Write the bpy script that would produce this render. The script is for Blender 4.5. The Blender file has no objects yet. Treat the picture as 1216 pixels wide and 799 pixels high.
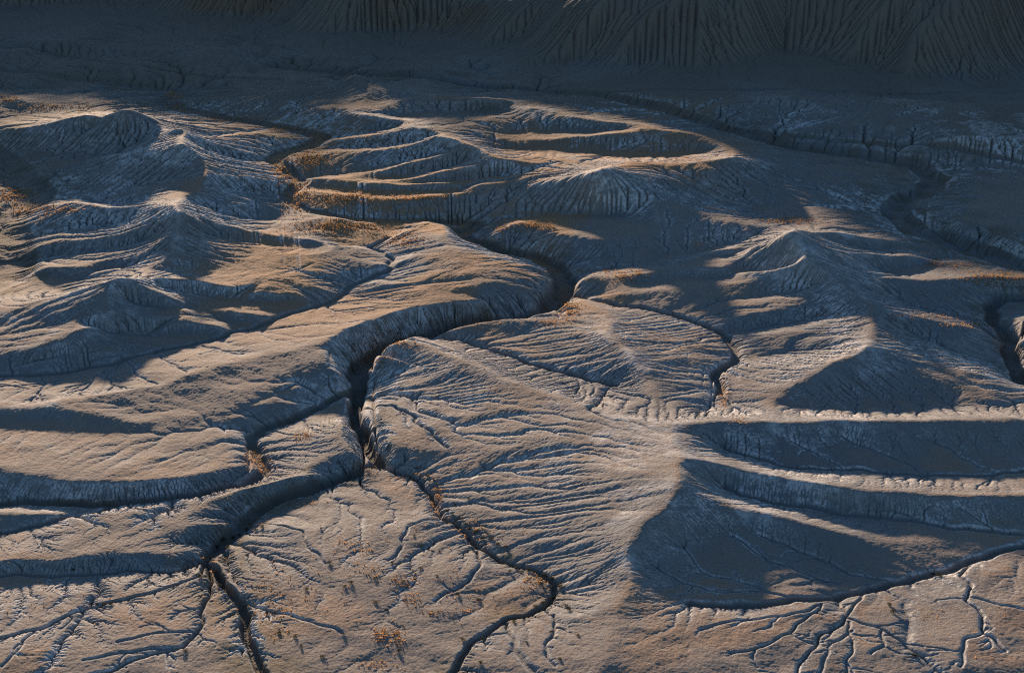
import bpy, bmesh, math, random, heapq
import numpy as np
from mathutils import Vector
C = bpy.context.scene
# ------------------------------------------------------------------ camera, sky, sun, exposure
IW, IH = 1216.0, 799.0
CAM_H = 100.0
F_PX = 50.0/36.0*IW
PITCH = math.radians(22.3)
_cd = bpy.data.cameras.new('camera'); cam = bpy.data.objects.new('camera', _cd); C.collection.objects.link(cam); C.camera = cam
_cd.lens = 50; _cd.sensor_width = 36; _cd.clip_start = 1; _cd.clip_end = 9000
cam.location = (0, 0, CAM_H); cam.rotation_euler = (math.pi/2-PITCH, 0, 0)
SUN_EL, SUN_AZ = math.radians(6.2), math.radians(-16)
W = bpy.data.worlds.new('World'); C.world = W; W.use_nodes = True
_sky = W.node_tree.nodes.new('ShaderNodeTexSky'); _sky.sky_type = 'NISHITA'; _sky.sun_disc = False
_sky.sun_elevation = SUN_EL; _sky.sun_rotation = SUN_AZ; _sky.altitude = 1400; _sky.air_density = 1.0; _sky.dust_density = .6; _sky.ozone_density = 2.3
W.node_tree.links.new(_sky.outputs[0], W.node_tree.nodes['Background'].inputs[0]); W.node_tree.nodes['Background'].inputs[1].default_value = 0.07
_ld = bpy.data.lights.new('sun', 'SUN'); _ld.energy = 4.3; _ld.angle = math.radians(1.4); _ld.color = (1, .72, .49)
sun = bpy.data.objects.new('sun', _ld); C.collection.objects.link(sun)
sun.rotation_euler = Vector((math.sin(SUN_AZ)*math.cos(SUN_EL), math.cos(SUN_AZ)*math.cos(SUN_EL), math.sin(SUN_EL))).to_track_quat('Z', 'Y').to_euler()
sun.location = (-60, 100, 200)
C.view_settings.view_transform = 'Standard'; C.view_settings.look = 'None'; C.view_settings.exposure = 1.42; C.view_settings.gamma = 1
C.view_settings.use_curve_mapping = False
C.cycles.use_denoising = False; C.cycles.filter_width = 1.2; C.cycles.sample_clamp_indirect = 0.5; C.cycles.max_bounces = 4; C.cycles.diffuse_bounces = 2
# ------------------------------------------------------------------ terrain: survey lines, relaxation, erosion
def ray(px, py):
    x = (px-IW/2)/F_PX; y = -(py-IH/2)/F_PX
    c, s = math.cos(PITCH), math.sin(PITCH)
    return np.array([x, c+y*s, -s+y*c])
R_KN = np.log([100, 140, 208, 265, 330, 440, 520, 700]); Z_KN = [2.2, .3, -3, -5.2, -4.8, -1.5, .5, 3]
def trend(r): return np.interp(np.log(r), R_KN, Z_KN)
def survey(px, py, dz):
    """a surveyed point: where the sight line meets the height trend + dz"""
    d = ray(px, py); z = -3.0
    for _ in range(12):
        t = (z-CAM_H)/d[2]; X, Y = d[0]*t, d[1]*t
        z = 0.5*z+0.5*(float(trend(math.hypot(X, Y)))+dz)
    return X, Y, z
def tall(p):
    """the named peaks stand higher than their spurs"""
    x, y, dz = p
    return (x, y, dz if y > 440 else (dz*1.05+.15 if dz < 1 else 1.2+(dz-1)*1.2))
# ---- polar survey grid
TH0, TH1, R0, R1 = -0.53, 0.53, 104.0, 690.0
DTH = 0.00085
NX = int((TH1-TH0)/DTH)//4*4
NY = int(math.log(R1/R0)/DTH)//4*4
def to_grid(X, Y, k=1):
    return (np.arctan2(X, Y)-TH0)/(DTH*k), (np.log(np.hypot(X, Y)/R0))/(DTH*k)

# drainage lines: x, y in the survey photo, height above the trend
CH = {
'gorge': [(312,805,-.3),(290,740,-.4),(287,715,-.5),(262,685,-.7),(243,665,-1.3),(262,645,-1.9),(280,630,-2.3),(310,605,-2.4),(340,590,-2.5),(400,572,-2.6),(450,553,-2.7),(436,530,-2.8),(427,508,-2.9),(419,487,-3.2),(428,468,-4),(424,455,-4.5),(427,445,-4.7),(440,431,-4.8),(458,420,-4.8),(480,411,-4.8),(505,404,-4.8),(540,396,-4.8),(580,390,-4.8),(612,388,-4.8),(648,378,-4.8),(665,358,-4.7),(672,336,-4.6),(658,316,-4.5),(632,304,-4.4),(592,298,-4.2),(558,288,-4),(548,276,-3.6),(566,266,-3.2),(545,261,-2.5),(480,261,-2.1),(420,259,-2),(365,251,-2),(350,243,-2.1),(340,234,-2.1),(357,217,-2.1),(345,205,-2.1),(325,190,-2.1),(335,183,-2.1),(365,174,-2),(385,163,-2),(340,153,-2),(270,141,-2),(215,128,-1.9),(195,121,-1.8),(213,112,-1.7),(205,104,-1.6),(150,98,-1.4),(90,92,-1.2),(0,86,-1)],
'L1': [(460,283,-2.3),(440,294,-2.1),(466,308,-2),(462,321,-2),(412,340,-2),(405,352,-1.9),(338,376,-1.6),(293,391,-1.5),(266,400,-1.4),(193,416,-1.2),(133,433,-1),(50,443,-.6),(-60,450,-.4)],
'L1b': [(465,276,-2.2),(460,283,-2.3)], 'L1c': [(420,259,-2.2),(450,265,-2.2),(465,276,-2.2)],
'L2': [(426,462,-4),(418,467,-3.2),(383,482,-2.6),(340,499,-2.5),(310,510,-2.4),(297,521,-2.4),(300,532,-2.4),(312,545,-2.3),(313,559,-2.2),(290,575,-1.9),(240,585,-1.7),(140,598,-1.6),(67,597,-1.5),(0,597,-1.4),(-70,597,-1.3)],
'L2b': [(140,598,-1.6),(100,612,-1.3),(65,618,-1.1),(0,632,-.9),(-60,640,-.7)],
'L3': [(243,668,-1.9),(215,678,-1.5),(100,681,-1.2),(0,683,-1),(-70,684,-.9)],
'L4': [(243,670,-1.9),(232,684,-1.4),(195,702,-1.1),(150,711,-1),(105,718,-.9),(60,742,-.7),(0,757,-.6),(-60,772,-.5)],
'L5': [(243,668,-1.9),(250,690,-1.5),(247,712,-1.3),(236,745,-1),(220,768,-.8),(160,785,-.6),(100,803,-.4)],
'L7': [(200,107,-2),(120,100,-1.8),(-40,112,-2)],
'L7a': [(-60,160,-2.4),(0,190,-2.4),(22,213,-2.4),(43,230,-2.4),(30,246,-2.4),(4,262,-2.4),(10,280,-2.4),(12,300,-2.4),(14,322,-2.4),(-20,345,-2.2),(-80,360,-2)],
'L7b': [(13,330,-2.2),(50,340,-1.4),(85,349,-.8)],
'L7c': [(40,230,-2.2),(85,226,-1.2),(115,237,-.6),(140,244,0)],
'L7d': [(0,181,-2.2),(90,184,-1.2),(140,184,-.4)],
'R1': [(500,402,-4),(512,399,-1.9),(552,403,-1.4),(595,418,-1.2),(618,426,-1.1),(658,440,-1),(700,450,-.8),(730,458,-.6)],
'R2': [(668,348,-4.2),(695,352,-1.8),(738,364,-1.6),(775,367,-1.5),(810,377,-1.5),(853,391,-1.4),(870,409,-1.3),(878,420,-1.2),(850,443,-1),(856,466,-.8)],
'R3': [(664,322,-4.2),(700,318,-2),(760,314,-1.7),(820,300,-1.3),(870,288,-.8)],
'RR': [(1290,470,-3),(1216,455,-3),(1203,432,-3),(1199,405,-3),(1180,382,-3),(1175,366,-3),(1190,356,-3),(1290,350,-3)],
'RRa': [(1177,368,-2.8),(1140,373,-1.6),(1100,368,-1),(1060,350,-.2)],
'RRb': [(1203,437,-2.8),(1150,420,-1.6),(1090,400,-.8)],
'RRc': [(1280,486,-2.4),(1216,483,-2),(1120,483,-1.5),(1050,481,-1.2),(930,481,-.7)],
'W2': [(1300,335,-2.8),(1216,320,-2.8),(1150,295,-2.8),(1085,276,-2.8),(1062,248,-2.8),(1075,238,-2.8),(1102,228,-2.8),(1112,212,-2.8),(1090,196,-2.7),(1030,186,-2.6),(930,172,-2.4),(860,152,-2.2),(780,128,-2),(700,112,-1.6),(560,100,-1.4),(430,88,-1.2),(330,76,-1)],
'W2b': [(1112,200,-2.7),(1140,193,-2),(1290,215,-2)],
'W2c': [(1150,295,-2.6),(1100,318,-1.7),(1050,325,-1.2)],

'R4': [(1290,556,-2),(1216,560,-1.7),(1137,566,-1.5),(1023,558,-1.2),(937,554,-1),(860,533,-.3)],
'R5': [(1290,640,-1.6),(1216,637,-1.5),(1143,629,-1.3),(1043,613,-1),(920,597,-.6),(860,580,0)],
'R6': [(1290,625,-1.7),(1216,647,-1.5),(1150,668,-1.4),(1110,680,-1.3),(1073,689,-1.2),(1030,697,-1.1),(993,710,-1),(940,714,-.9),(870,722,-.6),(820,715,-.3)],
'T1': [(1027,699,-1.2),(1010,727,-1),(977,752,-.8),(967,772,-.7),(940,800,-.6)],
'T2': [(1010,729,-1),(1050,749,-.9),(1087,772,-.8),(1125,800,-.6)],
'T3': [(1008,735,-1),(1010,760,-.8),(1008,805,-.5)],
'T4': [(1153,669,-1.4),(1143,682,-1.2),(1150,695,-1.1),(1147,712,-1),(1170,732,-.8),(1167,752,-.7),(1193,772,-.5)],
'T5': [(975,715,-1),(957,739,-.8),(937,752,-.7),(910,766,-.5),(870,778,-.3)],
'M1': [(450,553,-3.1),(475,562,-2.6),(500,570,-2.3),(515,590,-2.1),(520,610,-2),(545,620,-1.9),(568,650,-1.7),(600,664,-1.6),(640,677,-1.4),(657,690,-1.3),(657,712,-1.2),(640,722,-1.1),(600,733,-1),(585,745,-.9),(560,765,-.8),(540,785,-.7),(535,810,-.6)],
'M2': [(518,613,-1.9),(500,617,-1.3),(485,624,-1.1),(478,645,-.9),(460,663,-.7)],
'M3': [(566,652,-1.6),(567,675,-1.1),(557,690,-.9),(515,710,-.6)],
'M4': [(425,474,-3.5),(440,478,-1.8),(468,480,-1.5),(490,492,-1.2),(512,516,-1),(530,530,-.8)],
'n1': [(50,443,-.5),(52,455,-.2),(44,468,0),(38,480,.1)], 'n1b': [(52,455,-.2),(20,456,0),(-10,458,.1)], 'n1c': [(44,466,0),(52,478,.1)],
'n2': [(138,432,-.9),(122,440,-.6),(108,450,-.3),(100,462,-.1)], 'n2b': [(106,452,-.3),(80,460,0)],
'n3': [(140,432,-.9),(128,446,-.5),(134,458,-.2),(128,463,0)], 'n3b': [(134,456,-.2),(146,462,0)],
'n4': [(150,429,-.8),(160,440,-.4),(172,452,-.1),(186,456,.1)], 'n5': [(185,420,-.8),(200,432,-.4),(215,437,-.1),(222,443,.1)],
'n6': [(240,410,-.9),(262,416,-.5),(290,420,-.1)], 'n7': [(208,593,-1.4),(206,600,-1),(190,606,-.6),(172,616,-.3)],
'q1': [(658,439,-.9),(650,446,-.4),(632,450,-.1)], 'q2': [(676,445,-.8),(690,456,-.2),(684,466,.2)], 'q3': [(690,448,-.8),(708,458,-.1),(702,468,.3)], 'q4': [(725,457,-.5),(720,468,.1)],
'q5': [(853,466,-.7),(845,476,-.3),(835,486,0)], 'q6': [(857,466,-.7),(870,480,-.2),(885,488,.1)],
'u1': [(1020,483,-1.1),(1012,490,.3)], 'u2': [(1060,483,-1.2),(1066,491,.2)], 'u3': [(1095,483,-1.2),(1090,491,.2)], 'u4': [(1130,484,-1.3),(1138,491,.1)],'u5': [(980,482,-.9),(970,490,.4)],
'v1': [(1100,563,-1.2),(1092,570,.2)], 'v2': [(1180,563,-1.4),(1172,575,0)],
'w1': [(287,715,-1.5),(320,722,-.9),(360,735,-.5),(405,750,-.2)], 'w2': [(300,680,-1),(340,690,-.4),(400,700,-.1)][:0],
'w3': [(330,618,-1),(355,628,-.5),(368,645,-.3),(385,668,-.1)], 'w4': [(40,748,-.5),(30,765,-.2),(0,790,0)],
'w5': [(218,770,-.7),(180,772,-.4),(100,782,-.1)], 'w6': [(236,748,-.9),(200,752,-.5),(140,762,-.1)],
'T6': [(1008,745,-.8),(985,770,-.5),(975,800,-.3)], 'T7': [(1147,705,-.9),(1190,718,-.5),(1230,725,-.2)], 'T8': [(1170,745,-.6),(1150,760,-.3),(1140,790,-.1)], 'T9': [(1045,748,-.8),(1048,765,-.4),(1038,775,-.2)],
'T10': [(975,718,-.9),(930,732,-.5),(880,738,-.2),(830,745,.1)], 'm6': [(655,728,-1),(660,745,-.6),(650,765,-.3),(655,790,-.1)],
'x1': [(330,92,-.6),(250,88,-.6),(150,76,-.5),(60,64,-.4),(-20,54,-.3)], 'x2': [(300,84,-.7),(296,74,-.6),(316,64,-.6),(318,55,-.5),(300,46,-.5),(270,40,-.3)], 'x3': [(1300,108,-.6),(1216,104,-.6),(1100,112,-.6),(900,108,-.6),(740,108,-.6),(600,104,-.6)], 'x4': [(1216,190,-.6),(1130,176,-.5),(1000,166,-.5),(880,150,-.4)],
'z1': [(940,712,-.9),(870,690,-.5),(833,677,-.2),(812,648,.3)], 'z2': [(1057,688,-1.1),(1010,677,-.9),(970,660,-.5),(903,633,.3)], 'z3': [(997,690,-.9),(945,676,-.6),(910,666,-.4),(873,636,.3)], 'z4': [(900,703,-.8),(860,705,-.4),(815,690,-.1),(780,672,.4)],
'z5': [(1000,557,-1),(975,540,-.2),(940,522,.7)], 'z6': [(1100,564,-1.2),(1070,548,-.6),(1030,530,.2),(1000,515,1)], 'z7': [(1180,562,-1.4),(1140,545,-.7),(1110,525,.2)], 'z8': [(1120,627,-1.2),(1080,610,-.5),(1040,600,.1)], 'z9': [(1190,635,-1.4),(1160,615,-.6),(1140,603,-.1)],
'V1': [(372,170,-2),(420,160,-.8),(470,152,.2)], 'V2': [(360,176,-2.4),(400,174,-1.4),(450,170,-.7),(510,168,.4)],
'V3': [(352,212,-2.6),(390,207,-1.8),(440,201,-1.2),(480,191,-.6),(530,183,.3)], 'V4': [(440,213,-1.4),(500,205,-.7),(555,192,.4)],
'V5': [(475,219,-1),(540,213,-.5),(600,207,.4)], 'V6': [(365,226,-2.3),(420,229,-1.6),(500,228,-1.3),(560,225,-.8)],
'V7': [(590,258,-2.2),(640,255,-1.8),(700,256,-1.5),(745,258,-1)], 'V8': [(610,160,-.4),(680,156,.1),(740,154,.6)],
'V9': [(600,178,-.4),(660,181,-.7),(720,183,-.6),(790,184,-.3),(840,180,.2)], 'V10': [(480,139,-.5),(540,136,-.6),(580,130,-.5),(600,136,-.3)],
'V16': [(60,300,-1.8),(120,296,-1),(175,284,.4)], 'V17': [(30,280,-2),(100,268,-1.2),(150,261,-.2)], 'V18': [(20,328,-2),(90,330,-1.4),(150,317,-.6)],
'V12': [(395,360,-1.8),(300,358,-1.2),(240,349,-.4),(200,341,.6)], 'V13': [(310,386,-1.5),(250,376,-1),(180,364,.4),(150,359,1.4)], 'V14': [(262,402,-1.4),(200,396,-1),(140,394,0),(110,391,1)],
'V19': [(840,307,-.8),(880,302,0),(920,298,1.8)], 'V20': [(750,338,-1.2),(840,328,-.4),(900,324,.3),(935,322,1.5)], 'V21': [(800,369,-1.5),(850,360,-.9),(910,350,0),(965,341,1.4)],
'V22': [(870,394,-1.3),(920,382,-.6),(980,375,.6)], 'V23': [(880,425,-1.2),(930,418,-.6),(990,412,.7)], 'V24': [(1060,298,-.9),(1000,288,.8),(975,280,2.4)],
'V25': [(1000,705,-1.1),(920,692,-.7),(850,672,-.4),(805,650,.1)],
'V26': [(430,293,-2.2),(380,295,-1.2),(320,290,-.6),(250,280,.4)], 'V27': [(330,262,-2.2),(290,256,-1),(240,250,.6)], 'V28': [(345,232,-2.6),(300,225,-.8),(265,222,.4)],
'V29': [(325,192,-2.8),(290,188,-1),(255,180,.6)], 
'M5': [(600,737,-1),(615,770,-.7),(632,805,-.5)],
}
# crests
RG = {
'A': [(1300,503,1.6),(1216,498,1.8),(1100,499,2),(1000,499,2.2),(900,499,2.4),(820,501,2.6),(790,504,2.6)],
'A2': [(790,504,2.6),(755,499,2.2),(705,484,1.6),(658,468,1.2),(592,447,.9),(530,420,.7),(481,399,.5),(450,412,.2)],
'B': [(795,520,3.3),(812,540,3.8),(877,553,2.4),(977,576,1.7),(1110,588,1),(1216,587,.8),(1300,583,.8)],
'C': [(812,545,3.9),(808,570,4.2),(815,588,3.7),(860,596,2.3),(910,606,1.9),(980,623,1.2),(1030,636,.6)],
'D': [(808,570,4.2),(795,596,3.7),(765,618,3),(750,650,2.2),(747,690,1.1),(752,720,.5)],
'D2': [(747,690,1.1),(720,760,.6),(710,810,.5)],
'K2': [(690,352,-.2),(725,377,1.1),(716,399,1.5),(752,419,1.6),(765,446,1.2),(790,475,1)],
'K3': [(532,264,-.4),(529,280,.2),(540,300,.5),(552,323,.6),(545,340,.3),(560,352,-.3),(590,356,-.8)],
'K3b': [(552,323,.6),(600,318,.1),(640,325,-1)],
'K3c': [(545,340,.5),(598,336,.1),(640,345,-1.2)],
'K3w': [(600,351,-.4),(568,357,.2),(520,360,.4),(490,364,.4),(462,371,.4),(439,380,.4),(415,392,.4),(390,406,.5),(360,412,.6),(300,423,.6),(220,446,.7),(120,468,1),(40,476,1),(-60,480,1)],
'NR1': [(424,440,-1.6),(433,430,-.7),(452,411,-.2),(480,397,.1),(494,394,0)], 'NR2': [(515,391,-.7),(536,383,-.4),(580,377,-.4),(611,376,-.4),(640,370,-.4),(657,360,-.5),(666,351,-.8)],
'NR3': [(676,340,-.6),(680,326,-.5),(700,322,-.2)], 'NR4': [(640,322,-.9),(655,330,-1),(652,342,-1),(630,352,-.9)], 'NR5': [(560,296,-.3),(600,305,-.4),(636,313,-.7)], 'WR': [(389,415,.3),(400,436,-.2),(410,455,-.9),(412,474,-1.2)],
'SL1': [(405,492,-.5),(412,512,-.3),(420,532,-.3),(432,548,-.5)], 'SL2': [(436,482,-.6),(444,505,-.3),(450,528,-.3),(462,546,-.6)],
'K3x': [(529,280,.2),(500,300,-.4),(440,318,-1)],
'Ls1': [(120,471,.9),(180,466,.5),(235,463,.2),(300,461,-.2),(350,458,-.7),(400,450,-1.2)],
'Ls2': [(-60,487,1.1),(0,487,1),(50,484,1),(110,492,.6),(160,498,.2),(205,502,-.4),(236,505,-1)],
'Ls2b': [(190,486,-.2),(270,483,-.6),(335,481,-1.2),(370,481,-1.8)],
'Ls2c': [(130,489,.4),(200,494,-.3),(290,498,-1.2)],
'Ls3': [(0,505,.1),(100,512,-.3),(190,515,-.8),(250,515,-1.1),(285,518,-1.5)],
'Ls3b': [(70,532,-.1),(150,528,-.5),(220,533,-.9),(285,528,-1.4)],
'Ls4': [(-40,524,.7),(40,528,.5),(90,545,.2),(133,552,0),(190,554,-.2),(245,549,-.7),(290,536,-1.4)],
'Ls5': [(-70,552,.9),(0,557,.8),(50,570,.6),(110,573,.4),(180,571,.1),(240,562,-.3),(290,551,-1),(305,550,-1.3)],
'Ls6': [(-60,610,.1),(0,606,.1),(120,606,-.1),(200,594,-.1),(270,585,-.2),(305,574,0),(345,565,.1),(400,556,-.1),(435,548,-.9)],
'Ls7': [(60,625,-.1),(133,612,-.1),(200,604,-.1),(250,598,-.3),(295,597,-.8)],
'Ls8': [(100,650,-.1),(200,629,-.2),(260,620,-.4),(282,618,-1)],
'Ls9': [(-60,664,.2),(20,668,.2),(80,666,.1),(160,656,-.1),(215,653,-.5),(238,654,-1)],
'Ls10': [(-60,735,-.1),(0,722,-.2),(90,700,-.4),(170,692,-.7)],
'K4': [(940,270,7.5),(947,285,5.8),(958,307,4.8),(985,325,3.6),(1012,342,3.2),(1040,360,2.6),(1036,383,2.5),(1033,408,2.7),(985,432,2.1),(943,455,1.2),(925,476,.4)],
'K4a': [(958,307,4.8),(935,316,3.2),(905,318,2.2),(860,316,1.2),(790,318,.2),(720,330,-.8)],
'K4b': [(940,270,7.5),(915,280,4.6),(880,286,2.6),(845,296,1),(810,309,-.2)],
'K4c': [(985,325,3.6),(940,330,1.8),(880,334,.7),(800,340,-.2),(730,347,-.8)],
'K4d': [(1012,342,3.2),(960,362,1),(880,375,0),(845,380,-.6)],
'K4e': [(1033,408,2.7),(980,392,1.1),(930,390,.5),(880,396,-.3)],
'K4f': [(940,270,7.5),(960,280,4.8),(977,287,3.4),(1010,296,2),(1050,303,1),(1100,305,-.4),(1150,310,-1)],
'K4g': [(1000,333,3.3),(1050,331,1.4),(1100,331,.6),(1173,329,.3),(1230,329,.3),(1300,332,.3)],
'K4h': [(1040,362,2.6),(1080,374,1.2),(1130,384,0),(1165,390,-1.2)],
'K4i': [(1036,383,2.5),(1080,397,.6),(1130,404,-.4),(1180,408,-1.6)],
'K4j': [(1033,410,2.7),(1060,415,1.9),(1093,426,1.1),(1160,440,.2),(1200,451,-.6),(1216,462,-.9)],
'K4k': [(935,268,6.5),(960,274,3.4),(1000,275,2),(1040,284,.6),(1080,290,-.8)],
'E0': [(1230,372,.3),(1216,380,.3),(1209,400,.3),(1300,400,.4)],
'K5': [(715,198,8.4),(690,207,5.4),(660,213,3),(638,217,2),(600,219,1.2),(555,218,.6),(500,217,.2),(450,216,-.1),(400,212,-.5),(365,210,-1.1)],
'K5b': [(745,192,3),(790,195,3),(820,195,3),(850,190,3.4),(880,183,4),(886,187,3.4)],
'K5b2': [(715,198,8.4),(728,195,5)],
'K5c': [(718,202,7.4),(738,215,4.6),(765,231,2.8),(790,245,1.6),(805,251,1.8),(830,259,1.2),(870,272,.8),(900,276,.8)],
'K5d': [(793,250,1.7),(770,268,.7),(745,281,.3),(700,287,0),(650,278,-.2),(610,265,-.3),(582,272,-.8),(575,280,-1.2)],
'K5e': [(845,197,3.8),(860,215,1.6),(885,235,.2),(910,250,-.4)],
'K5f': [(886,187,3.4),(910,206,.6),(960,215,-.2),(1040,222,-1)],
'K5g': [(900,247,-.4),(920,254,.3),(970,254,.2),(1040,255,-.6)],
'K6': [(290,120,-.4),(340,121,0),(370,129,.4),(405,136,.8),(440,138,1.2),(480,143,1.7),(495,156,2.2),(530,164,2.8),(560,172,3.1),(592,188,2.8),(615,193,2.2),(640,199,1.4)],
'K6n': [(215,119,-.8),(260,117,-.4),(300,118,-.3)],
'K6a': [(480,158,2),(440,162,.8),(400,165,-.4),(385,170,-1.4)],
'K6b': [(530,164,2.8),(480,172,.8),(420,182,-.4),(370,184,-1.2),(350,190,-1.6)],
'K6c': [(560,172,3.1),(540,180,1.8),(510,188,1),(470,196,.2),(430,205,-.8)],
'K6d': [(592,188,2.8),(570,197,1.8),(535,204,.9),(500,210,.2),(465,214,-.6)],
'K6e': [(700,300,-.2),(620,196,2.6)][:0],
'K7': [(360,223,-1.5),(405,231,-1),(460,237,-.8),(520,235,-.5),(570,227,0),(630,221,1)],
'K7b': [(352,262,-1),(405,258,-.6)][:0],
'K8': [(600,128,1),(640,127,1.2),(660,135,1.2),(690,140,1.5),(720,147,1.5),(765,147,1.6),(785,154,1.7),(815,156,1.8),(840,163,1.4),(880,183,2)],
'K8a': [(785,154,1.7),(740,158,1.5),(690,161,1.1),(640,166,.6),(600,171,.3)],
'K8b': [(600,118,1.6),(580,115,2.4),(560,118,1.8),(520,126,.6),(470,138,.2)],
'K8c': [(640,127,1.6),(600,139,.5),(560,146,.5)],

'K9': [(620,262,-.5),(600,266,-.5)],
'LR1': [(440,262,-1.8),(405,258,-1),(370,262,-1),(330,270,-1),(300,275,-.2)],
'LR2': [(470,277,-1.6),(510,262,-.8),(532,264,-.4)],
'LR3': [(455,290,-1.8),(480,281,-1),(510,280,-.3),(529,280,.2)],
'P3': [(-60,150,.6),(10,152,1.6),(50,146,3),(83,138,4.5),(120,129,6.4),(150,122,8),(170,132,5.6),(187,143,4),(200,148,3.2),(222,160,1.2)],
'P3a': [(150,122,8),(128,140,3.8),(100,158,1)],
'P4': [(213,149,5),(195,156,3.6),(165,164,1.6),(140,172,.6)],
'P4b': [(213,149,5),(225,156,4.4),(218,166,5.2),(213,170,5.6),(190,176,4),(160,180,2.6),(117,182,1.4)],
'P4c': [(225,156,4.4),(260,172,1.6),(300,182,-.4),(325,186,-1.6)],
'P5': [(218,170,5.4),(236,182,4),(243,194,3),(248,206,2.6),(240,216,2.4),(230,230,2.4),(210,240,3.8),(205,243,4.6)],
'P5a': [(243,190,3),(280,195,.8),(320,198,-1.2)],
'P5b': [(246,212,2.6),(280,210,1.6),(320,212,.2),(345,220,-1.6)],
'P5c': [(240,206,2.6),(190,214,.8),(120,224,-.4)],
'P6': [(205,241,5),(213,252,5.2),(210,270,3.6),(207,292,2.2),(200,300,1.8),(182,320,1)],
'P6a': [(205,241,5),(240,243,2.4),(290,241,.4),(340,243,-1.4)],
'P6b': [(213,252,5.2),(250,262,2.2),(300,272,.6),(340,284,.2),(400,288,-.2),(430,292,-.8)],
'P6c': [(200,300,1.8),(250,300,.7),(305,306,-.8)],
'P6d': [(210,253,4.8),(180,268,2.4),(120,285,.6),(40,292,-1)],
'P6e': [(205,241,5),(170,248,2.4),(140,251,1.2),(90,258,0),(40,258,-1.4)],
'P6f': [(140,251,1.2),(110,240,1),(90,237,.6),(50,245,-1)],
'P6g': [(202,296,1.8),(160,303,1),(120,320,.2),(60,317,-.6),(20,314,-1.4)],
'P6h': [(182,321,1),(230,322,.2),(280,320,-.2),(330,312,-.4),(385,301,-.4),(425,299,-1)],
'P6i': [(280,322,-.2),(320,326,-.3),(370,338,-.5),(400,346,-1.2)],
'P7': [(-60,362,.4),(0,365,.8),(67,351,2.2),(113,337,3.6),(140,326,4.8),(133,345,3.6),(126,362,3),(123,376,2.8),(95,392,2.2),(67,405,1.8),(40,414,1.4),(10,425,.6),(-60,432,.4)],
'P7a': [(140,326,4.8),(180,329,2.6),(233,331,1.6),(285,344,.6),(340,350,-.2),(380,356,-1)],
'P7b': [(137,332,4.2),(187,349,2.2),(247,365,1),(300,372,-.1),(333,374,-1)],
'P7c': [(123,376,2.8),(170,375,1.6),(210,380,.6),(270,390,-.4),(285,393,-.9)],
'P7d': [(67,410,1.6),(110,414,.8),(160,421,-.2),(185,418,-.6)],
'P7e': [(75,395,2.2),(40,388,.6),(0,380,-.4)][:0],
'FM': [(440,330,-.8),(500,345,-.2),(545,350,-.2)],
'far1': [(0,52,.4),(80,50,1.2),(150,55,1),(215,62,.2)], 'far2': [(405,95,.4),(420,83,4),(450,97,.4)],
'far3': [(900,120,.6),(1100,118,2.6),(1216,135,2.6)], 'far4': [(960,150,.8),(1080,148,1.6),(1216,145,2.4)],
'far5': [(1000,165,-.4),(1120,162,2.2),(1216,160,2.6)],
'E1': [(1216,240,.3),(1150,245,.2),(1130,262,.2),(1216,290,0)], 'E2': [(1130,207,0),(1216,220,.3)],
'F1': [(0,109,0),(60,106,-.2),(110,106,-.6)],'F2': [(0,120,.2),(90,124,.4),(150,115,-.6),(190,118,-1.2)],'F3':[(240,160,0),(280,158,-.4),(330,165,-1),(372,166,-1.6)],'F4':[(190,140,2),(240,142,-.8),(290,150,-1.2)],
}
def densify(pl, step=1.2):
    pts = [survey(*p) for p in pl]; out = []
    for (a, b) in zip(pts[:-1], pts[1:]):
        n = max(2, int(math.hypot(b[0]-a[0], b[1]-a[1])/step)+1)
        for i in range(n): out.append([a[j]+(b[j]-a[j])*i/n for j in range(3)])
    out.append(list(pts[-1])); return np.array(out)
def wiggle(P, amp, wl, seed):
    """small natural meanders on a dense line"""
    rng = np.random.RandomState(seed); s = np.r_[0, np.cumsum(np.hypot(*np.diff(P[:, :2], axis=0).T))]
    T = np.gradient(P[:, :2], axis=0); T /= np.linalg.norm(T, axis=1)[:, None]+1e-9
    o = sum(a*np.sin(2*np.pi*s/(wl*f)+rng.rand()*6.28) for f, a in ((1, .5), (.53, .35), (.27, .2)))*amp
    Q = P.copy(); Q[:, 0] += -T[:, 1]*o; Q[:, 1] += T[:, 0]*o; return Q

def blur(a, s):
    r = int(3*s+1); k = np.exp(-.5*(np.arange(-r, r+1)/s)**2); k /= k.sum()
    b = np.pad(a, ((r, r), (0, 0)), mode='edge'); a = sum(w*b[i:i+a.shape[0]] for i, w in enumerate(k))
    b = np.pad(a, ((0, 0), (r, r)), mode='edge'); return sum(w*b[:, i:i+a.shape[1]] for i, w in enumerate(k))
def up2(a, shape):
    """bilinear resample to shape"""
    y = np.clip((np.arange(shape[0])+.5)*a.shape[0]/shape[0]-.5, 0, a.shape[0]-1.001); x = np.clip((np.arange(shape[1])+.5)*a.shape[1]/shape[1]-.5, 0, a.shape[1]-1.001)
    i = y.astype(int); j = x.astype(int); fy = (y-i)[:, None]; fx = (x-j)[None]
    A = a[i][:, j]; B = a[i][:, j+1]; Cc = a[i+1][:, j]; D = a[i+1][:, j+1]
    return A*(1-fy)*(1-fx)+B*(1-fy)*fx+Cc*fy*(1-fx)+D*fy*fx
def vnoise(X, Y, scale, seed):
    """gradient-free smooth value noise"""
    rng = np.random.RandomState(seed); G = rng.rand(256, 256)*2-1
    x = X/scale+1000; y = Y/scale+1000; i = np.floor(x).astype(int); j = np.floor(y).astype(int); u = x-i; v = y-j
    u = u*u*u*(u*(u*6-15)+10); v = v*v*v*(v*(v*6-15)+10); i &= 255; j &= 255; i1 = (i+1) & 255; j1 = (j+1) & 255
    return (G[i, j]*(1-u)+G[i1, j]*u)*(1-v)+(G[i, j1]*(1-u)+G[i1, j1]*u)*v
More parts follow.
